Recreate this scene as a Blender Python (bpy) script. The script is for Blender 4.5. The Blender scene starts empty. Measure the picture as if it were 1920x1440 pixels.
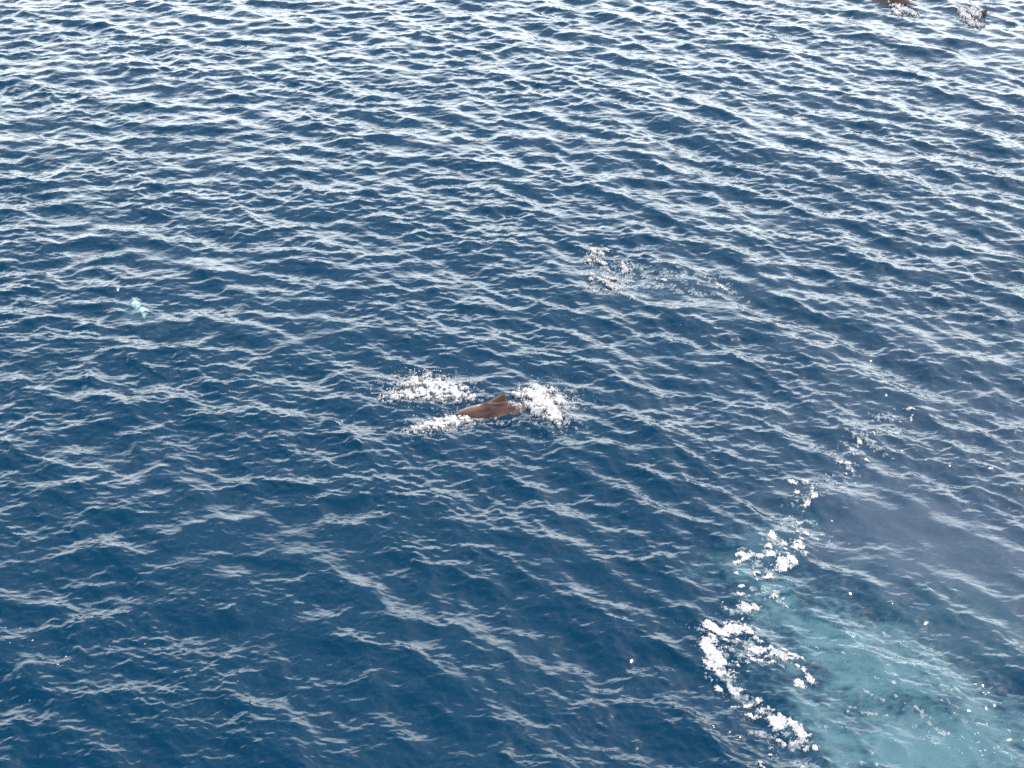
import bpy, bmesh, math, random
import numpy as np
from mathutils import Vector, Matrix

R = math.radians
scene = bpy.context.scene
C = scene.collection
rng = np.random.default_rng(7)
random.seed(7)

# ------------------------------------------------------------------ camera
CAM_H, PITCH, HFOV = 21.5, R(32.5), R(40.0)
cam = bpy.data.cameras.new('camera')
cam.sensor_fit = 'HORIZONTAL'
cam.angle = HFOV
cam.clip_start = 0.1
cam.clip_end = 20000.0
cam_ob = bpy.data.objects.new('camera', cam)
cam_ob.location = (0, 0, CAM_H)
cam_ob.rotation_euler = (R(90) - PITCH, 0, 0)
C.objects.link(cam_ob)
scene.camera = cam_ob

# ------------------------------------------------------------------ sky and sun
SUN_EL, SUN_AZ = R(52.0), R(62.0)          # azimuth clockwise from +Y
world = bpy.data.worlds.new('World')
scene.world = world
world.use_nodes = True
wn, wl = world.node_tree.nodes, world.node_tree.links
sky = wn.new('ShaderNodeTexSky')
sky.sky_type = 'NISHITA'
sky.sun_disc = False
sky.sun_elevation = SUN_EL
sky.sun_rotation = SUN_AZ
sky.air_density = 1.0
sky.dust_density = 2.0
sky.ozone_density = 1.0
# bright hazy cloud all round the sky, thicker towards the horizon
w_tc = wn.new('ShaderNodeTexCoord')
w_sep = wn.new('ShaderNodeSeparateXYZ'); wl.new(w_tc.outputs['Generated'], w_sep.inputs[0])
w_map = wn.new('ShaderNodeMapping'); w_map.inputs['Scale'].default_value = (1.0, 1.0, 2.6)
wl.new(w_tc.outputs['Generated'], w_map.inputs['Vector'])
w_nz = wn.new('ShaderNodeTexNoise'); w_nz.inputs['Scale'].default_value = 2.4; w_nz.inputs['Detail'].default_value = 6
wl.new(w_map.outputs[0], w_nz.inputs['Vector'])
w_hor = wn.new('ShaderNodeMapRange'); w_hor.interpolation_type = 'SMOOTHSTEP'
w_hor.inputs['From Min'].default_value = 0.02; w_hor.inputs['From Max'].default_value = 0.75
w_hor.inputs['To Min'].default_value = 0.55; w_hor.inputs['To Max'].default_value = -0.12
wl.new(w_sep.outputs['Z'], w_hor.inputs['Value'])
w_add = wn.new('ShaderNodeMath'); w_add.operation = 'ADD'
wl.new(w_nz.outputs['Fac'], w_add.inputs[0]); wl.new(w_hor.outputs[0], w_add.inputs[1])
w_cov = wn.new('ShaderNodeMapRange'); w_cov.interpolation_type = 'SMOOTHSTEP'
w_cov.inputs['From Min'].default_value = 0.35; w_cov.inputs['From Max'].default_value = 1.0
wl.new(w_add.outputs[0], w_cov.inputs['Value'])
w_mix = wn.new('ShaderNodeMix'); w_mix.data_type = 'RGBA'
w_cl = wn.new('ShaderNodeMix'); w_cl.data_type = 'RGBA'; w_cl.blend_type = 'ADD'
w_cl.inputs['Factor'].default_value = 1.0
w_cl.inputs['B'].default_value = (15.6, 16.2, 15.6, 1)
wl.new(sky.outputs[0], w_cl.inputs['A']); wl.new(w_cl.outputs['Result'], w_mix.inputs['B'])
wl.new(w_cov.outputs[0], w_mix.inputs['Factor']); wl.new(sky.outputs[0], w_mix.inputs['A'])
wl.new(w_mix.outputs['Result'], wn['Background'].inputs[0])
wn['Background'].inputs[1].default_value = 0.15

sun = bpy.data.lights.new('sun', 'SUN')
sun.energy = 2.0
sun.angle = R(0.53)
sun.color = (1.0, 0.965, 0.92)
sun_ob = bpy.data.objects.new('sun', sun)
C.objects.link(sun_ob)
sd = Vector((math.sin(SUN_AZ) * math.cos(SUN_EL), math.cos(SUN_AZ) * math.cos(SUN_EL), math.sin(SUN_EL)))
sun_ob.rotation_euler = sd.to_track_quat('Z', 'Y').to_euler()

vs = scene.view_settings
scene.display_settings.display_device = 'sRGB'
vs.view_transform = 'Standard'
vs.look = 'None'
vs.exposure = 0.95
vs.gamma = 1.0
vs.use_curve_mapping = False
scene.cycles.use_denoising = False
scene.cycles.max_bounces = 6
scene.cycles.transparent_max_bounces = 12
scene.cycles.caustics_reflective = False
scene.cycles.caustics_refractive = False

# ------------------------------------------------------------------ helpers
CP, SP = math.cos(PITCH), math.sin(PITCH)
FPX = 960.0 / math.tan(HFOV / 2)            # focal length in photograph pixels (1920 wide)


def at(px, py, z=0.0):
    """Where a point of the photograph lies on the level sheet z."""
    a, b = (px - 960.0) / FPX, (720.0 - py) / FPX
    d = (a, CP + b * SP, -SP + b * CP)
    t = (z - CAM_H) / d[2]
    return np.array((t * d[0], t * d[1]))


def tag(o, label=None, cat=None, group=None, kind=None):
    if label: o['label'] = label
    if cat: o['category'] = cat
    if group: o['group'] = group
    if kind: o['kind'] = kind
    return o


def mesh_object(name, verts, faces, mat, smooth=True, quads=True):
    """One mesh object from numpy arrays; faces is an (n,3) or (n,4) array."""
    me = bpy.data.meshes.new(name)
    k = faces.shape[1]
    me.vertices.add(len(verts))
    me.vertices.foreach_set('co', np.ascontiguousarray(verts, np.float32).ravel())
    me.loops.add(faces.size)
    me.loops.foreach_set('vertex_index', np.ascontiguousarray(faces, np.int32).ravel())
    me.polygons.add(len(faces))
    me.polygons.foreach_set('loop_start', np.arange(0, faces.size, k, dtype=np.int32))
    me.polygons.foreach_set('loop_total', np.full(len(faces), k, np.int32))
    me.polygons.foreach_set('use_smooth', np.full(len(faces), smooth, bool))
    me.update(calc_edges=True)
    me.materials.append(mat)
    o = bpy.data.objects.new(name, me)
    C.objects.link(o)
    return o


def bil(field, L, x, y):
    """Bilinear look-up in a periodic field that tiles every L metres."""
    n = field.shape[0]
    fx = np.mod(x / L, 1.0) * n
    fy = np.mod(y / L, 1.0) * n
    ix, iy = np.floor(fx).astype(int), np.floor(fy).astype(int)
    tx, ty = fx - ix, fy - iy
    ix %= n; iy %= n
    jx, jy = (ix + 1) % n, (iy + 1) % n
    return (field[iy, ix] * (1 - tx) * (1 - ty) + field[iy, jx] * tx * (1 - ty)
            + field[jy, ix] * (1 - tx) * ty + field[jy, jx] * tx * ty)


def noise_tile(n, lo, hi, p=1.0, seed=1):
    """Periodic band-limited noise, unit variance; lo/hi in cycles per tile."""
    r = np.random.default_rng(seed)
    f = np.fft.fftfreq(n, 1.0 / n)
    k = np.hypot(*np.meshgrid(f, f))
    a = np.where((k >= lo) & (k <= hi), np.maximum(k, 1) ** (-p), 0)
    g = np.fft.ifft2(np.fft.fft2(r.standard_normal((n, n))) * a).real
    return g / g.std()


NT_FINE = noise_tile(512, 8, 170, 1.2, 3)
NT_MID = noise_tile(512, 3, 60, 1.6, 4)


def smooth01(a, b, x):
    t = np.clip((x - a) / (b - a), 0, 1)
    return t * t * (3 - 2 * t)


# ------------------------------------------------------------------ the waves
WN, WL = 2048, 66.0


def wave_fields():
    r = np.random.default_rng(21)
    f = np.fft.fftfreq(WN, 1.0 / WN) * 2 * math.pi / WL
    kx, ky = np.meshgrid(f, f)
    k = np.hypot(kx, ky); k[0, 0] = 1e-6
    th = np.arctan2(ky, kx)
    kp = 2 * math.pi / 2.9
    base = np.where(k > 2 * math.pi / 9.0, k ** -4.0 * np.exp(-1.0 * (kp / k) ** 2), 0)
    base *= (1 + (k / 10.0) ** 2) ** 0.55 * np.exp(-(k / (2 * math.pi / 0.085)) ** 2)

    def d(t0, p): return np.abs(np.cos(th - t0)) ** p
    longw = smooth01(2 * math.pi / 0.9, 2 * math.pi / 2.2, k)
    dirs = longw * (0.8 * d(R(52), 5) + 0.25 * d(R(102), 4)) + (1 - longw) * (0.55 * d(R(66), 2.5) + 0.4 * d(R(98), 2.5) + 0.10)
    S = base * dirs
    amp = np.sqrt(S) * (r.standard_normal((WN, WN)) + 1j * r.standard_normal((WN, WN)))
    kc = 2 * math.pi / 0.80
    low = 1.0 / (1.0 + (k / kc) ** 6)
    # oblique train of shorter waves that the passing ship sends out on one side
    wk = np.exp(-(np.log(k / (2 * math.pi / 1.35)) / 0.95) ** 2) * k ** -4.0 * d(R(42), 7)
    wake = np.sqrt(wk) * (r.standard_normal((WN, WN)) + 1j * r.standard_normal((WN, WN)))
    out = []
    for a in (amp * low, amp * (1 - low), wake):
        h = np.fft.ifft2(a).real
        dx = np.fft.ifft2(a * -1j * kx / k).real
        dy = np.fft.ifft2(a * -1j * ky / k).real
        gx = np.fft.ifft2(a * 1j * kx).real
        gy = np.fft.ifft2(a * 1j * ky).real
        out.append([h, dx, dy, gx, gy])
    return out


LOWF, HIGHF, WAKEF = wave_fields()
MSS_LOW, MSS_HIGH, CHOP = 0.019, 0.048, 0.80
for F, m in ((LOWF, MSS_LOW), (HIGHF, MSS_HIGH), (WAKEF, 0.021)):
    s = math.sqrt(m / ((F[3] ** 2).mean() + (F[4] ** 2).mean()))
    for i in range(3):
        F[i] = F[i] * s
print('wave std (low, high):', LOWF[0].std(), HIGHF[0].std())


def ell(x, y, px, py, rx, ry, ang=0.0):
    """Distance field of an ellipse given in photograph pixels, laid on the water: 0 centre, 1 rim."""
    c = at(px, py)
    sx = (at(px + 10, py) - c)[0] / 10.0
    sy = (c - at(px, py + 10))[1] / 10.0
    ca, sa = math.cos(R(ang)), math.sin(R(ang))
    u, v = (x - c[0]) / sx, (c[1] - y) / sy
    return np.hypot((u * ca + v * sa) / rx, (-u * sa + v * ca) / ry)


def slick(x, y):
    """0..1: water smoothed by the wake of the ship and by bodies just below."""
    n = 0.25 * bil(NT_MID, 14.0, x, y)
    a = smooth01(1.25, 0.45, ell(x, y, 1740, 1005, 230, 110, 28) + n)
    b = 0.15 * smooth01(1.2, 0.5, ell(x, y, 1590, 1330, 170, 130, 40) + n)
    c = 0.7 * smooth01(1.2, 0.5, ell(x, y, 820, 758, 75, 14, 0) + n)
    d = 0.6 * smooth01(1.2, 0.5, ell(x, y, 1290, 535, 130, 32, 8) + n)
    e = 0.5 * smooth01(1.2, 0.5, ell(x, y, 1850, 60, 90, 45, 15) + n)
    return np.clip(np.maximum.reduce([a, b, c, d, e]), 0, 1)


def bubbles(x, y):
    """0..1: density of fine air bubbles stirred into the water, plus one painted glow."""
    n = 0.17 * bil(NT_MID, 12.0, x + 3, y) + 0.17 * bil(NT_FINE, 9.0, x + 0.8 * y, 1.8 * y)
    a = smooth01(1.35, 0.2, ell(x, y, 1640, 1250, 270, 105, 40) + n)
    b = 0.95 * smooth01(1.4, 0.2, ell(x, y, 1760, 1390, 260, 140, 15) + n)
    c = 0.30 * smooth01(1.4, 0.3, ell(x, y, 1860, 1160, 260, 130, 10) + n)
    d = 0.22 * smooth01(1.2, 0.3, ell(x, y, 1150, 530, 110, 34, 10) + n)
    e = 0.30 * smooth01(1.2, 0.3, ell(x, y, 1030, 768, 80, 46, 10) + n)
    f = 0.4 * smooth01(1.2, 0.3, ell(x, y, 1440, 1020, 120, 60, -30) + n)
    g = 0.15 * smooth01(1.2, 0.3, ell(x, y, 1820, 60, 120, 40, 15) + n)
    h = 0.30 * smooth01(1.2, 0.2, ell(x, y, 262, 588, 62, 17, 24) + n)  # pale glow around the submerged whale, painted in with the bubble colour
    return np.clip(np.maximum.reduce([a, b, c, d, e, f, g, h]), 0, 1)


def painted_sheen(x, y):  # 0..1: grey veil of reflected sky, put into the water colour
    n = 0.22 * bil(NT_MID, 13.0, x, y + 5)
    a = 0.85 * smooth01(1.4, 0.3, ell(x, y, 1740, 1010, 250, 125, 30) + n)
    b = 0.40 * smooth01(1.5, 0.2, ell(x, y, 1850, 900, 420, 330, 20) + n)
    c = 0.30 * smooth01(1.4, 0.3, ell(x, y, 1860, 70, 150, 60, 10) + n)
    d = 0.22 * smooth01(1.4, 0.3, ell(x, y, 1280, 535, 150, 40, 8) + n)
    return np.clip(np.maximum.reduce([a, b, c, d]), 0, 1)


def surface(x, y):
    """Water surface point for the rest position (x, y)."""
    far = np.hypot(x, y - 40)
    att = 1.0 / (1.0 + (far / 160.0) ** 4)
    sl = slick(x, y)
    gust = np.clip(1.0 + 0.20 * bil(NT_MID, 46.0, x + 0.6 * y, y) + 0.14 * bil(NT_MID, 17.0, x + 0.7 * y + 4, y * 1.2), 0.5, 1.5)
    hi = att * gust * (1 - 0.70 * sl)
    lo = att * (1 - 0.3 * sl)
    wk = att * smooth01(-0.38, 0.20, x / np.maximum(np.hypot(y, CAM_H), 1.0) + 0.003 * (40 - y)) * (1 - 0.55 * sl)
    lo = lo * (1 - 0.35 * wk)
    d = [lo * bil(LOWF[i], WL, x, y) + hi * bil(HIGHF[i], WL, x, y) + wk * bil(WAKEF[i], WL, x, y) for i in range(3)]
    X = x - CHOP * d[1] + 0.35 * hi * bil(HIGHF[1], WL, x, y)
    Y = y - CHOP * d[2] + 0.35 * hi * bil(HIGHF[2], WL, x, y)
    Z = d[0]
    return X, Y, Z


# ------------------------------------------------------------------ materials
def new_mat(name):
    m = bpy.data.materials.new(name)
    m.use_nodes = True
    nt = m.node_tree
    for n in list(nt.nodes):
        nt.nodes.remove(n)
    out = nt.nodes.new('ShaderNodeOutputMaterial')
    return m, nt.nodes, nt.links, out


def mat_sea():
    m, N, K, out = new_mat('sea_water')
    at_b = N.new('ShaderNodeAttribute'); at_b.attribute_name = 'bubbles'
    # body colour of the water: clear ocean blue, turquoise where air bubbles hang in it
    mixc = N.new('ShaderNodeMix'); mixc.data_type = 'RGBA'
    mixc.inputs['A'].default_value = (0.0006, 0.0325, 0.068, 1)
    mixc.inputs['B'].default_value = (0.092, 0.192, 0.220, 1)
    K.new(at_b.outputs['Fac'], mixc.inputs['Factor'])
    # grey-violet sky reflection of the smoother water, painted into its body colour
    at_m = N.new('ShaderNodeAttribute'); at_m.attribute_name = 'painted_sheen'
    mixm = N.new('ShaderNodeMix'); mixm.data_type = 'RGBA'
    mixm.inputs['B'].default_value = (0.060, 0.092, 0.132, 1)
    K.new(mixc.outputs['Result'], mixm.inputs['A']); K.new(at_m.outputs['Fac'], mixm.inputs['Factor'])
    geo = N.new('ShaderNodeNewGeometry')
    # light scattered back from the depth hardly follows the ripples: lean its normal towards up
    vm = N.new('ShaderNodeMix'); vm.data_type = 'VECTOR'
    vm.inputs['Factor'].default_value = 0.75
    K.new(geo.outputs['Normal'], vm.inputs[4])
    vm.inputs[5].default_value = (0, 0, 1)
    dif = N.new('ShaderNodeBsdfDiffuse')
    K.new(mixm.outputs['Result'], dif.inputs['Color'])
    K.new(vm.outputs[1], dif.inputs['Normal'])
    tr = N.new('ShaderNodeBsdfTransparent')
    tr.inputs['Color'].default_value = (0.35, 0.62, 0.72, 1)
    body = N.new('ShaderNodeMixShader')
    body.inputs[0].default_value = 0.38
    K.new(dif.outputs[0], body.inputs[1]); K.new(tr.outputs[0], body.inputs[2])
    # finest ripples, a few centimetres long
    tc = N.new('ShaderNodeTexCoord')
    mp = N.new('ShaderNodeMapping'); mp.inputs['Scale'].default_value = (0.6, 1.2, 1.0); mp.inputs['Rotation'].default_value = (0, 0, R(12))
    K.new(tc.outputs['Object'], mp.inputs['Vector'])
    nz = N.new('ShaderNodeTexNoise'); nz.inputs['Scale'].default_value = 6.5; nz.inputs['Detail'].default_value = 1.5
    nz.inputs['Roughness'].default_value = 0.5; nz.inputs['Distortion'].default_value = 0.4
    K.new(mp.outputs[0], nz.inputs['Vector'])
    bp = N.new('ShaderNodeBump'); bp.inputs['Strength'].default_value = 1.0; bp.inputs['Distance'].default_value = 0.010
    K.new(nz.outputs['Fac'], bp.inputs['Height'])
    gl = N.new('ShaderNodeBsdfGlossy'); gl.inputs['Roughness'].default_value = 0.095
    K.new(bp.outputs[0], gl.inputs['Normal'])
    fr = N.new('ShaderNodeFresnel'); fr.inputs['IOR'].default_value = 1.34
    K.new(bp.outputs[0], fr.inputs['Normal'])
    mx = N.new('ShaderNodeMixShader')
    K.new(fr.outputs[0], mx.inputs[0]); K.new(body.outputs[0], mx.inputs[1]); K.new(gl.outputs[0], mx.inputs[2])
    K.new(mx.outputs[0], out.inputs['Surface'])
    return m


def mat_plain(name, col, rough=0.9):
    m, N, K, out = new_mat(name)
    p = N.new('ShaderNodeBsdfPrincipled')
    p.inputs['Base Color'].default_value = (*col, 1)
    p.inputs['Roughness'].default_value = rough
    K.new(p.outputs[0], out.inputs['Surface'])
    return m


def mat_foam(name, col_a, col_b, scale=9.0):
    m, N, K, out = new_mat(name)
    p = N.new('ShaderNodeBsdfPrincipled')
    tc = N.new('ShaderNodeTexCoord')
    nz = N.new('ShaderNodeTexNoise'); nz.inputs['Scale'].default_value = scale; nz.inputs['Detail'].default_value = 5
    K.new(tc.outputs['Object'], nz.inputs['Vector'])
    cr = N.new('ShaderNodeValToRGB')
    cr.color_ramp.elements[0].position = 0.38; cr.color_ramp.elements[0].color = (*col_a, 1)
    cr.color_ramp.elements[1].position = 0.58; cr.color_ramp.elements[1].color = (*col_b, 1)
    K.new(nz.outputs['Fac'], cr.inputs['Fac'])
    K.new(cr.outputs[0], p.inputs['Base Color'])
    p.inputs['Roughness'].default_value = 0.75
    p.inputs['Specular IOR Level'].default_value = 0.3
    vo = N.new('ShaderNodeTexVoronoi'); vo.inputs['Scale'].default_value = 34.0
    K.new(tc.outputs['Object'], vo.inputs['Vector'])
    bp = N.new('ShaderNodeBump'); bp.inputs['Strength'].default_value = 0.25; bp.inputs['Distance'].default_value = 0.008
    K.new(vo.outputs['Distance'], bp.inputs['Height'])
    K.new(bp.outputs[0], p.inputs['Normal'])
    # thin foam: a lace of bubbles with clear water in the gaps
    ac = N.new('ShaderNodeAttribute'); ac.attribute_name = 'cover'
    n2 = N.new('ShaderNodeTexNoise'); n2.inputs['Scale'].default_value = 11.0; n2.inputs['Detail'].default_value = 4; n2.inputs['Roughness'].default_value = 0.65
    K.new(tc.outputs['Object'], n2.inputs['Vector'])
    ml = N.new('ShaderNodeMath'); ml.operation = 'MULTIPLY'; ml.inputs[1].default_value = 1.15
    K.new(n2.outputs['Fac'], ml.inputs[0])
    sb = N.new('ShaderNodeMath'); sb.operation = 'SUBTRACT'
    K.new(ac.outputs['Fac'], sb.inputs[0]); K.new(ml.outputs[0], sb.inputs[1])
    mr = N.new('ShaderNodeMapRange'); mr.inputs['From Min'].default_value = -0.25; mr.inputs['From Max'].default_value = 0.42
    K.new(sb.outputs[0], mr.inputs['Value'])
    K.new(mr.outputs[0], p.inputs['Alpha'])
    K.new(p.outputs[0], out.inputs['Surface'])
    return m


def mat_whale():
    m, N, K, out = new_mat('whale_skin')
    p = N.new('ShaderNodeBsdfPrincipled')
    tc = N.new('ShaderNodeTexCoord')
    mp = N.new('ShaderNodeMapping'); mp.inputs['Scale'].default_value = (0.7, 1.6, 1.6)
    K.new(tc.outputs['Object'], mp.inputs['Vector'])
    nz = N.new('ShaderNodeTexNoise'); nz.inputs['Scale'].default_value = 2.0; nz.inputs['Detail'].default_value = 6
    K.new(mp.outputs[0], nz.inputs['Vector'])
    cr = N.new('ShaderNodeValToRGB')
    cr.color_ramp.elements[0].position = 0.35; cr.color_ramp.elements[0].color = (0.026, 0.012, 0.008, 1)
    cr.color_ramp.elements[1].position = 0.68; cr.color_ramp.elements[1].color = (0.125, 0.060, 0.040, 1)
    K.new(nz.outputs['Fac'], cr.inputs['Fac'])
    K.new(cr.outputs[0], p.inputs['Base Color'])
    p.inputs['Roughness'].default_value = 0.24
    p.inputs['Specular IOR Level'].default_value = 0.3
    p.inputs['Coat Weight'].default_value = 0.35
    p.inputs['Coat Roughness'].default_value = 0.07
    bp = N.new('ShaderNodeBump'); bp.inputs['Strength'].default_value = 0.25; bp.inputs['Distance'].default_value = 0.02
    n2 = N.new('ShaderNodeTexNoise'); n2.inputs['Scale'].default_value = 14; n2.inputs['Detail'].default_value = 4
    K.new(tc.outputs['Object'], n2.inputs['Vector']); K.new(n2.outputs['Fac'], bp.inputs['Height'])
    K.new(bp.outputs[0], p.inputs['Normal'])
    K.new(p.outputs[0], out.inputs['Surface'])
    return m


M_SEA = mat_sea()
M_DEEP = mat_plain('deep_water', (0.001, 0.012, 0.035))
M_FOAM = mat_foam('foam', (0.31, 0.302, 0.300), (0.48, 0.458, 0.448))
M_WET = mat_foam('wet_foam', (0.34, 0.40, 0.41), (0.52, 0.55, 0.54), 6.0)
M_MINT = mat_foam('pale_patch', (0.15, 0.26, 0.26), (0.30, 0.40, 0.39), 3.0)
M_WHALE = mat_whale()

# ------------------------------------------------------------------ the sea
NX, NY = 900, 1150


def build_sea():
    y_f = 15.0 * np.exp(np.linspace(0, math.log(80 / 15.0), NY))
    y_far = 80.0 + np.cumsum(0.12 * 1.13 ** np.arange(64))
    y_near = (15.0 - np.cumsum(0.05 * 1.16 ** np.arange(48)))[::-1]
    ys = np.concatenate([y_near, y_f, y_far])
    s_f = np.linspace(-1, 1, NX)
    s_out = 1 + np.cumsum(0.003 * 1.17 ** np.arange(48))
    ss = np.concatenate([-s_out[::-1], s_f, s_out])
    w = np.maximum(11.5, 0.62 * ys * 0.5 + 7.5) * 1.25       # half width of the finely meshed part
    w = np.where(ys > 80, (0.31 * 80 + 7.5) * 1.25, w)
    x = ss[None, :] * w[:, None]
    y = np.repeat(ys[:, None], len(ss), 1)
    X, Y, Z = surface(x, y)
    V = np.stack([X, Y, Z], -1).reshape(-1, 3)
    ny, nx = x.shape
    i = np.arange(ny * nx).reshape(ny, nx)
    F = np.stack([i[:-1, :-1], i[:-1, 1:], i[1:, 1:], i[1:, :-1]], -1).reshape(-1, 4)
    o = mesh_object('sea', V, F, M_SEA)
    a = o.data.attributes.new('bubbles', 'FLOAT', 'POINT')
    a.data.foreach_set('value', bubbles(x, y).astype(np.float32).ravel())
    a = o.data.attributes.new('painted_sheen', 'FLOAT', 'POINT')
    a.data.foreach_set('value', painted_sheen(x, y).astype(np.float32).ravel())
    tag(o, 'choppy deep blue sea covered in small wind waves', 'sea', kind='structure')
    print('sea quads', len(F), 'extent', V.min(0), V.max(0))
    return o


build_sea()
gx = np.array([[-4000, -4000, -9], [4000, -4000, -9], [4000, 4000, -9], [-4000, 4000, -9]], float)
o = mesh_object('deep_water', gx, np.array([[0, 1, 2, 3]]), M_DEEP)
tag(o, 'dark blue depth of the sea below the surface', 'deep water', kind='structure')


# ------------------------------------------------------------------ pilot whales
def ring_loft(bm, rings):
    rows = [[bm.verts.new(p) for p in r] for r in rings]
    n = len(rows[0])
    for a, b in zip(rows[:-1], rows[1:]):
        for k in range(n):
            bm.faces.new((a[k], a[(k + 1) % n], b[(k + 1) % n], b[k]))
    bm.faces.new(rows[0][::-1]); bm.faces.new(rows[-1])


def spine_z(x):
    return -0.085 * x * x - (0.03 * x ** 3 if x < 0 else 0) * -0.3


def whale_mesh():
    """Body, back fin, flippers and flukes fused into one skin; head towards -X, origin under the fin."""
    bm = bmesh.new()
    st = [(-1.98, .06, .06, -.05), (-1.93, .20, .18, -.02), (-1.80, .33, .30, .0), (-1.55, .42, .39, .0), (-1.2, .47, .45, 0),
          (-.7, .51, .46, 0), (-.1, .53, .47, 0), (.5, .49, .42, .01), (1.0, .40, .33, .02), (1.5, .29, .23, .03),
          (1.9, .20, .14, .03), (2.25, .13, .085, .03), (2.5, .085, .06, .03)]
    rings = []
    for x, rz, ry, dz in st:
        rings.append([(x, ry * math.sin(t), spine_z(x) + dz + rz * math.cos(t)) for t in np.linspace(0, 2 * math.pi, 28, endpoint=False)])
    ring_loft(bm, rings)

    def blade(chords, up, out):
        """Fin from root to tip: (along, lead x, trail x, half thickness)."""
        rr = []
        for s_, x0, x1, th in chords:
            ring = []
            for t in np.linspace(0, 2 * math.pi, 16, endpoint=False):
                xx = (x0 + x1) / 2 - (x1 - x0) / 2 * math.cos(t)
                w = th * math.sin(t) * (0.55 + 0.45 * math.cos(t))
                ring.append(out(s_, xx, w))
            rr.append(ring)
        ring_loft(bm, rr)
    base = spine_z(0) + 0.36
    # broad, swept-back fin on the back
    blade([(0, -.56, .44, .075), (.12, -.46, .40, .065), (.20, -.30, .36, .055), (.28, -.14, .32, .046), (.36, .0, .30, .038), (.42, .11, .31, .03), (.45, .19, .32, .02)],
          None, lambda s_, x, w: (x, w, base + s_))
    for sg in (-1, 1):
        # flippers
        blade([(0, -1.38, -1.02, .07), (.3, -1.25, -.92, .055), (.6, -1.0, -.74, .045), (.85, -.72, -.55, .03), (.95, -.58, -.52, .02)],
              None, lambda s_, x, w, sg=sg: (x, sg * (.30 + s_ * .85), spine_z(-1.2) - .25 - .35 * s_ + w))
        # tail flukes
        blade([(0, 2.15, 2.72, .06), (.2, 2.30, 2.80, .05), (.42, 2.52, 2.86, .04), (.6, 2.74, 2.92, .03), (.66, 2.84, 2.93, .02)],
              None, lambda s_, x, w, sg=sg: (x, sg * s_, spine_z(2.4) + .02 + w))
    bmesh.ops.recalc_face_normals(bm, faces=bm.faces)
    me = bpy.data.meshes.new('pilot_whale_source'); bm.to_mesh(me); bm.free()
    tmp = bpy.data.objects.new('pilot_whale_source', me); C.objects.link(tmp)
    m = tmp.modifiers.new('fuse', 'REMESH'); m.mode = 'VOXEL'; m.voxel_size = 0.03; m.use_smooth_shade = True
    m = tmp.modifiers.new('soften', 'SMOOTH'); m.factor = 0.5; m.iterations = 4
    dg = bpy.context.evaluated_depsgraph_get()
    out = bpy.data.meshes.new_from_object(tmp.evaluated_get(dg))
    out.name = 'pilot_whale'
    C.objects.unlink(tmp); bpy.data.objects.remove(tmp); bpy.data.meshes.remove(me)
    out.polygons.foreach_set('use_smooth', np.ones(len(out.polygons), bool))
    out.materials.clear(); out.materials.append(M_WHALE)
    return out


WHALE = whale_mesh()


def sea_z(px, py):
    p = at(px, py)
    q = np.linspace(-.5, .5, 9)
    gx_, gy_ = np.meshgrid(p[0] + q, p[1] + q)
    return float(surface(gx_, gy_)[2].mean())


def whale(px, py, crown, rz, label, pitch=0.0, roll=0.0, scale=1.0):
    """A whale whose back under the fin rises `crown` metres above the water at that spot."""
    o = bpy.data.objects.new('pilot_whale', WHALE); C.objects.link(o)
    z = sea_z(px, py) + crown
    p = at(px, py, z)
    o.location = (p[0], p[1], z - 0.53 * scale)
    o.rotation_euler = (roll, pitch, rz)
    o.scale = (scale,) * 3
    tag(o, label, 'whale', 'pilot whales swimming at the surface')
    return o


whale(931, 757, 0.14, R(3), 'brown pilot whale arching its back and swept fin out of the water between white splashes', roll=R(-3), pitch=R(-4.2), scale=1.04)
whale(1142, 536, -0.24, R(-24), 'dark pilot whale barely breaking the surface in the lacy splash above the finned whale', pitch=R(-2))
whale(1686, -6, 0.29, R(-28), 'brown whale back cut off by the top edge of the photo', pitch=R(3))
whale(1838, 27, 0.0, R(-30), 'small dark fin showing behind the splash in the far corner')
whale(240, 572, -0.06, R(-38), 'greenish brown whale just under the surface beside a pale mint patch', roll=R(50))


# ------------------------------------------------------------------ foam and splashes
def icosa():
    bm = bmesh.new(); bmesh.ops.create_icosphere(bm, subdivisions=1, radius=1.0)
    v = np.array([x.co[:] for x in bm.verts]); f = np.array([[y.index for y in x.verts] for x in bm.faces]); bm.free()
    return v, f


def icosa2():
    bm = bmesh.new(); bmesh.ops.create_icosphere(bm, subdivisions=2, radius=1.0)
    v = np.array([x.co[:] for x in bm.verts]); f = np.array([[y.index for y in x.verts] for x in bm.faces]); bm.free()
    return v, f


ICO1, ICO2 = icosa(), icosa2()


def foam_field(blobs, x, y, namp, nscale):
    f = np.full(x.shape, -9.0)
    for (px, py, rx, ry, ang) in blobs:
        f = np.maximum(f, (1 - ell(x, y, px, py, rx, ry, ang)) * min(1.0, 0.35 + min(rx, ry) / 22.0))
    return f + namp * (0.7 * bil(NT_MID, nscale, x, y) + 0.36 * bil(NT_FINE, nscale * 0.8, x, y))


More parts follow.
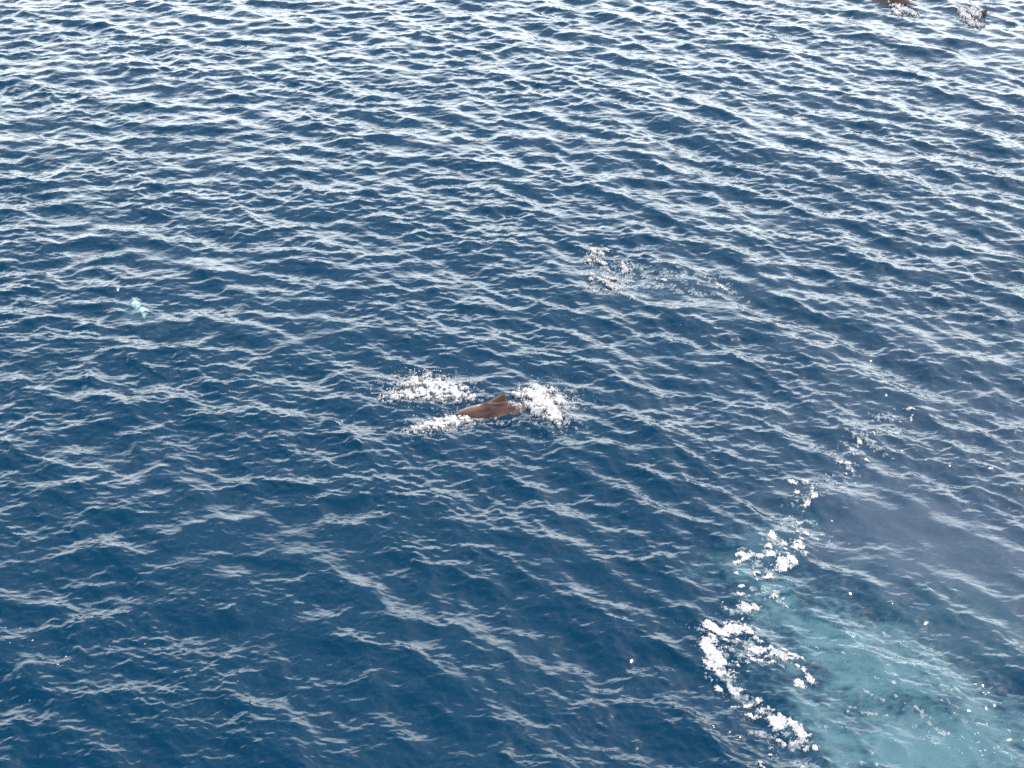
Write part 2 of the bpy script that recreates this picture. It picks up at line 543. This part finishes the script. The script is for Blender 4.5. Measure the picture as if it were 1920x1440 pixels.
def foam_sheet(blobs, thick, cell, namp, nscale, lump, dense):
    """Foam riding on the waves: a bulging skin that dips below the water all round its rim."""
    pts = []
    for (px, py, rx, ry, ang) in blobs:
        r = max(rx, ry) * 1.5 + 4
        for a, b in ((-r, -r), (r, -r), (-r, r), (r, r)):
            pts.append(at(px + a, py + b))
    pts = np.array(pts); lo, hi = pts.min(0), pts.max(0)
    xs = np.arange(lo[0], hi[0], cell); ys = np.arange(lo[1], hi[1], cell)
    x, y = np.meshgrid(xs, ys)
    f = foam_field(blobs, x, y, namp, nscale)
    T = np.where(f > 0, thick * (1 - np.exp(-np.maximum(f, 0) / 0.22)), np.maximum(f, -1) * 0.12)
    T = T + np.where(f > 0, np.minimum(f * 4, 1), 0) * lump * np.abs(bil(NT_FINE, 1.1, x, y) + 0.6 * bil(NT_MID, 1.7, y, x))
    X, Y, Z = surface(x, y)
    V = np.stack([X, Y, Z + T + 0.004], -1).reshape(-1, 3)
    i = np.arange(x.size).reshape(x.shape)
    cov = np.clip(0.22 + f * dense, 0, 1.25).reshape(-1)
    keep = T > -0.022
    kc = keep[:-1, :-1] | keep[1:, :-1] | keep[:-1, 1:] | keep[1:, 1:]
    F = np.stack([i[:-1, :-1], i[:-1, 1:], i[1:, 1:], i[1:, :-1]], -1)[kc]
    used, inv = np.unique(F.ravel(), return_inverse=True)
    V = V[used]; cov = cov[used]; F = inv.reshape(-1, 4)
    F = np.concatenate([F[:, [0, 1, 2]], F[:, [0, 2, 3]]])
    return V, F, cov


def droplets(blobs, n, r0, r1, rise, spread, seed):
    """Flying drops and clots over the given blobs."""
    r = np.random.default_rng(seed)
    w = np.array([b[2] * b[3] for b in blobs], float); w /= w.sum()
    B = np.array(blobs)[r.choice(len(blobs), size=n, p=w)]
    a = r.uniform(0, 2 * math.pi, n); q = np.sqrt(r.uniform(size=n)) * spread
    ca, sa = np.cos(np.radians(B[:, 4])), np.sin(np.radians(B[:, 4]))
    u, v = B[:, 2] * q * np.cos(a), B[:, 3] * q * np.sin(a)
    P = np.array([at(px, py) for px, py in zip(B[:, 0] + u * ca - v * sa, B[:, 1] + u * sa + v * ca)])
    X, Y, Z = surface(P[:, 0], P[:, 1])
    rad = r0 * (r1 / r0) ** (r.uniform(size=n) ** 1.8)
    zz = Z + np.minimum(r.exponential(rise, n), rise * 3) * np.maximum(0.15, 1.1 - q * 0.6) - rad * 0.3
    VV, FF, off = [], [], 0
    for k in range(n):
        sv, sf = ICO2 if rad[k] > 0.045 else ICO1
        s3 = rad[k] * r.uniform(0.65, 1.3, 3)
        M = np.array(Matrix.Rotation(r.uniform(0, 6.28), 3, Vector(r.standard_normal(3)).normalized()))
        wob = 1 + 0.14 * r.standard_normal((len(sv), 1))
        VV.append((sv * wob * s3) @ M.T + np.array([X[k], Y[k], zz[k]])); FF.append(sf + off); off += len(sv)
    VV = np.concatenate(VV)
    return VV, np.concatenate(FF), np.full(len(VV), 1.25)


def join(parts):
    VV, FF, CC, off = [], [], [], 0
    for v, f, c in parts:
        VV.append(v); FF.append(f + off); CC.append(c); off += len(v)
    return np.concatenate(VV), np.concatenate(FF), np.concatenate(CC)


def foam_thing(name, blobs, label, cat, thick=0.03, cell=0.018, namp=0.16, nscale=2.2, lump=0.012, drops=None, mat=None, kind=None, group=None, dense=2.6, most=1.25):
    parts = [foam_sheet(blobs, thick, cell, namp, nscale, lump, dense)]
    for d in drops or ():
        parts.append(droplets(*d))
    V, F, cov = join(parts)
    cov = np.minimum(cov, most)
    c = V.mean(0); c[2] = V[:, 2].min()
    o = mesh_object(name, V - c, F, mat or M_FOAM)
    o.location = c
    a = o.data.attributes.new('cover', 'FLOAT', 'POINT')
    a.data.foreach_set('value', cov.astype(np.float32))
    tag(o, label, cat, group, kind)
    return o


SPL = 'splashes thrown up by the whales'
up = [(872, 745, 20, 6, 24), (850, 733, 30, 12, 26), (818, 722, 40, 13, 16), (790, 735, 46, 9, -6), (820, 740, 44, 6, 4), (752, 742, 24, 6, -14), (776, 716, 20, 9, -20)]
up = [(a, b, c * 1.1, d * 1.2, e) for a, b, c, d, e in up]
up2 = [(800, 706, 34, 12, 4), (768, 722, 34, 14, -20), (735, 744, 20, 7, -10), (835, 715, 24, 10, 20)]
foam_thing('splash', up, 'arched white splash on the far side of the finned whale', 'splash', 0.08, 0.018, 0.46, 1.25, 0.006,
           [(up, 160, .005, .015, .07, 1.25, 31), (up2, 300, .006, .022, .10, 1.15, 32)], group=SPL, dense=1.4)
dn = [(868, 783, 22, 6, 8), (848, 786, 32, 10, -6), (820, 794, 36, 11, -14), (788, 804, 28, 6, -12)]
foam_thing('splash', dn, 'long low white splash on the near side of the finned whale', 'splash', 0.07, 0.018, 0.40, 1.2, 0.006,
           [(dn, 190, .005, .016, .05, 1.5, 41)], group=SPL, dense=1.7)
tl = [(985, 744, 18, 6, -14), (1015, 740, 34, 14, -4), (1028, 762, 34, 22, 10), (1045, 780, 24, 15, 40), (1060, 756, 14, 12, 0), (988, 769, 22, 3.5, 12), (1012, 775, 22, 7, 20)]
tl = [(a - 10, b - 1, c, d, e) for a, b, c, d, e in tl]
tl2 = [(1010, 733, 34, 8, 0), (1066, 752, 14, 22, 0), (1056, 786, 16, 12, 30), (1030, 760, 40, 24, 8)]
foam_thing('splash', tl, 'dense white splash behind the tail of the finned whale', 'splash', 0.12, 0.018, 0.36, 1.5, 0.008,
           [(tl2, 330, .005, .020, .10, 1.25, 52)], group=SPL, dense=2.3)
md = [(1120, 472, 15, 7, 0), (1107, 484, 7, 9, 10), (1128, 492, 14, 4, 35), (1110, 516, 5, 11, -10), (1140, 534, 26, 4, 32), (1172, 503, 12, 7, 30), (1164, 550, 18, 3, 18), (1118, 546, 12, 3, 0), (1152, 518, 20, 3, 15)]
foam_thing('splash', md, 'lacy ring of white water around the barely surfacing whale', 'splash', 0.05, 0.018, 0.50, 1.3, 0.015,
           [(md, 260, .010, .034, .05, 1.5, 61)], group=SPL, dense=1.2)
tr = [(1688, 16, 14, 4, 28), (1700, 20, 18, 4, 25), (1682, 22, 6, 7, 30)]
foam_thing('splash', tr, 'small white splash beside the whale at the top edge', 'splash', 0.08, 0.03, 0.35, 1.8, 0.03,
           [(tr, 90, .014, .045, .06, 1.2, 71)], group=SPL, dense=2.4)
tc_ = [(1808, 32, 7, 12, -20), (1824, 28, 10, 8, 40), (1828, 46, 12, 4, 10), (1822, 14, 4, 4, 0)]
foam_thing('splash', tc_, 'white splash with a dark fin in the far corner', 'splash', 0.14, 0.03, 0.35, 1.8, 0.04,
           [(tc_, 100, .014, .05, .10, 1.2, 72)], group=SPL, dense=2.4)
foam_thing('foam_patch', [(256, 569, 17, 9, 45), (268, 582, 13, 8, 45), (270, 592, 6, 5, 45)], 'pale mint patch over the whale just under the surface', 'foam', 0.02, 0.018, 0.14, 1.6, 0.004, mat=M_MINT, dense=2.0, most=1.0)

FO = 'foam patches of the trail left by the ship'
PATCH = [
    ([(1332, 1176, 18, 11, 0), (1352, 1186, 28, 10, 10), (1375, 1178, 22, 13, 0), (1402, 1183, 16, 9, 25)], 'broad ragged foam patch lying crosswise above the longest oval one'),
    ([(1326, 1214, 20, 17, 40), (1338, 1230, 24, 16, 50), (1350, 1240, 16, 14, 50), (1334, 1250, 16, 9, 30), (1352, 1262, 24, 6, 10)], 'largest oval foam patch of the trail, pinkish white'),
    ([(1415, 1219, 16, 7, 10), (1438, 1219, 12, 5, 10), (1461, 1232, 28, 8, 16), (1424, 1239, 20, 4, 5), (1488, 1231, 15, 4, 22), (1470, 1219, 9, 4, 20)], 'lacy strip of foam right of the largest oval patch'),
    ([(1457, 1352, 18, 14, 40), (1486, 1357, 18, 8, 25), (1498, 1377, 19, 10, 20), (1491, 1390, 11, 4, 0)], 'two-lobed foam patch near the bottom edge of the photo'),
    ([(1469, 1061, 21, 12, -25), (1484, 1052, 12, 10, -40), (1439, 1081, 9, 7, 0)], 'compact bright foam patch in the upper half of the trail'),
    ([(1397, 1045, 17, 6, 5), (1385, 1052, 10, 4, -30), (1441, 1044, 11, 6, 10), (1425, 1048, 9, 4, 0)], 'thin crosswise row of foam left of the compact bright patch'),
    ([(1397, 1142, 15, 9, 5), (1414, 1142, 9, 7, 30)], 'small foam patch alone between compact and broad patches'),
    ([(1501, 1282, 12, 8, 10), (1519, 1272, 7, 11, -20), (1496, 1251, 10, 3, 28), (1509, 1259, 8, 3, 50)], 'yellowish white foam curl on the edge of the turquoise water'),
    ([(1511, 946, 12, 4, -30), (1523, 933, 5, 7, 0), (1511, 906, 10, 4, 0), (1485, 908, 8, 3, 10), (1492, 925, 5, 4, 0), (1521, 918, 5, 5, 0)], 'open ring of foam crumbs at the upper end of the trail'),
    ([(1497, 1027, 12, 9, 30), (1505, 1020, 6, 10, 20), (1508, 1038, 9, 5, 20)], 'foam crumbs just above right of the compact bright patch'),
    ([(1449, 1007, 9, 8, 0), (1443, 1031, 6, 7, 0), (1469, 1021, 8, 5, 0)], 'foam crumbs just above left of the compact bright patch'),
    ([(1370, 1292, 16, 5, 55), (1347, 1287, 12, 4, 48), (1384, 1292, 9, 3, 10)], 'slanting foam streaks under the largest oval patch'),
    ([(1409, 1338, 13, 4, 12), (1426, 1332, 9, 5, 0), (1445, 1330, 8, 3, 42), (1417, 1314, 8, 6, 10), (1404, 1318, 9, 3, 0)], 'scattered short foam pieces above the two-lobed patch'),
]
for bl, lab in PATCH:
    foam_thing('foam_patch', [(a, b, c * 1.03 + .4, d * 1.03 + .4, e) for a, b, c, d, e in bl], lab, 'foam', 0.018, 0.014, 0.27, 1.1, 0.006, group=FO, dense=2.8)

rf = random.Random(5)
fl = [(1515, 996, 7, 7, 0), (1497, 997, 5, 3, 0), (1499, 973, 8, 3, 30), (1377, 1057, 7, 4, 0), (1415, 1075, 6, 4, 0), (1379, 1077, 4, 4, 0), (1385, 1102, 8, 3, 5), (1388, 1116, 9, 5, 0),
      (1449, 1121, 7, 5, 0), (1361, 1144, 3, 4, 0), (1332, 1197, 10, 4, 10), (1358, 1203, 6, 3, 0), (1380, 1203, 8, 3, 0), (1422, 1205, 11, 4, 22), (1380, 1250, 5, 5, 0), (1400, 1246, 4, 3, 0),
      (1405, 1231, 5, 3, 30), (1377, 1320, 8, 4, 15), (1465, 1386, 10, 3, 32), (1509, 1400, 7, 4, 0), (1527, 1402, 6, 6, 0), (1430, 1430, 5, 9, -10), (1505, 1436, 6, 5, 0), (1447, 1405, 4, 3, 0),
      (1562, 892, 4, 3, 0), (1578, 866, 7, 3, 0), (1640, 815, 3, 5, -30), (1612, 830, 9, 3, 20), (1608, 828, 3, 5, 0), (1705, 768, 8, 3, 10), (1708, 783, 3, 5, 30), (1590, 868, 8, 3, 5), (1626, 860, 4, 4, 40),
      (1312, 1450, 5, 3, 0), (1352, 538, 12, 3, 35), (1240, 525, 10, 2, 10), (223, 546, 4, 3, 0)]
for k in range(90):                       # crumbs strewn along the trail
    t = rf.random()
    cx = np.interp(t, [0, .25, .45, .6, .8, 1], [1690, 1520, 1440, 1390, 1370, 1500]); cy = np.interp(t, [0, .25, .45, .6, .8, 1], [780, 920, 1050, 1150, 1280, 1420])
    fl.append((cx + rf.gauss(0, 26), cy + rf.gauss(0, 18), rf.uniform(1.2, 3.2), rf.uniform(1.0, 2.0), rf.uniform(-40, 40)))
foam_thing('foam_flecks', fl, 'small white foam crumbs strewn along the trail', 'foam', 0.025, 0.014, 0.26, 0.9, 0.008, kind='stuff')

sp = [(px, py, rx * .72, ry * .72, an) for px, py, rx, ry, an in [(40, 1174, 2, 2, 0), (63, 1200, 3, 2.4, 0), (14, 1176, 2, 1.5, 0), (46, 1191, 2, 1.5, 0), (22, 1209, 2.4, 1.6, 0), (85, 1233, 2.6, 2, 0), (105, 1236, 3, 2.4, 0), (110, 1245, 4, 2, -10), (123, 1229, 2.6, 2.4, 0), (125, 1221, 2, 2, 0), (160, 1247, 3, 2, 0),
      (205, 1211, 3, 2.4, 0), (272, 1206, 3, 2, 0), (352, 1217, 2.4, 2, 0), (466, 1251, 2.2, 2, 0), (476, 1321, 3.4, 2.6, 20), (50, 1314, 2.2, 2, 0), (450, 1278, 2, 1.6, 0)]]
foam_thing('foam_flecks', sp, 'few tiny white specks on the dark water near the lower left', 'foam', 0.02, 0.012, 0.06, 1.3, 0.006, kind='stuff')
sq = [(1680, 1387, 3, 2, 0), (1817, 1271, 2, 1.5, 0), (1830, 1280, 3, 1.5, 10), (1766, 1326, 3, 2, 30)]
for k in range(18):
    sq.append((rf.gauss(1850, 45), rf.gauss(1400, 32), rf.uniform(1.2, 3), rf.uniform(1.0, 1.8), rf.uniform(-40, 40)))
foam_thing('foam_flecks', sq, 'white froth specks on the turquoise water in the lower right corner', 'foam', 0.02, 0.012, 0.26, 0.9, 0.006, kind='stuff')

# thin film of old foam drawn out by the wake and by the whales
fm = []
for t in np.linspace(0, 1, 26):
    cx = np.interp(t, [0, .25, .45, .6, .8, 1], [1690, 1520, 1460, 1400, 1370, 1500]); cy = np.interp(t, [0, .25, .45, .6, .8, 1], [780, 920, 1050, 1150, 1280, 1420])
    fm.append((cx + rf.gauss(0, 14), cy + rf.gauss(0, 8), rf.uniform(18, 40), rf.uniform(5, 11), rf.uniform(-10, 40)))
for k in range(26):                       # threads of froth over the bubbling water
    u, v = rf.gauss(0, 1), rf.gauss(0, 1)
    fm.append((1660 + 120 * u - 30 * v, 1290 + 62 * u + 40 * v, rf.uniform(16, 44), rf.uniform(1.6, 3.2), rf.uniform(5, 45)))
foam_thing('foam_film', fm, 'thin veil of broken foam between the patches of the trail and over the turquoise water', 'foam', 0.006, 0.02, 0.55, 1.4, 0.002, kind='stuff', dense=0.6, most=0.52, mat=M_WET)

ws = [(1270, 520, 70, 9, 6), (1350, 540, 30, 6, 28), (1220, 535, 44, 8, 5), (1320, 512, 46, 6, 12), (1200, 508, 30, 10, 20), (1150, 515, 40, 22, 20), (1290, 545, 50, 5, 8)]
foam_thing('foam_film', ws, 'pale wash trailing right of the lacy ring of white water', 'foam', 0.006, 0.02, 0.55, 1.8, 0.002, kind='stuff', dense=0.6, most=0.52, mat=M_WET)
wm = [(800, 728, 90, 30, 4), (835, 792, 80, 20, -10), (1030, 762, 62, 42, 10), (930, 788, 50, 5, 0)]
foam_thing('foam_film', wm, 'thin wash of spent foam around the splashes of the finned whale', 'foam', 0.006, 0.02, 0.50, 1.3, 0.002, kind='stuff', dense=0.6, most=0.60)
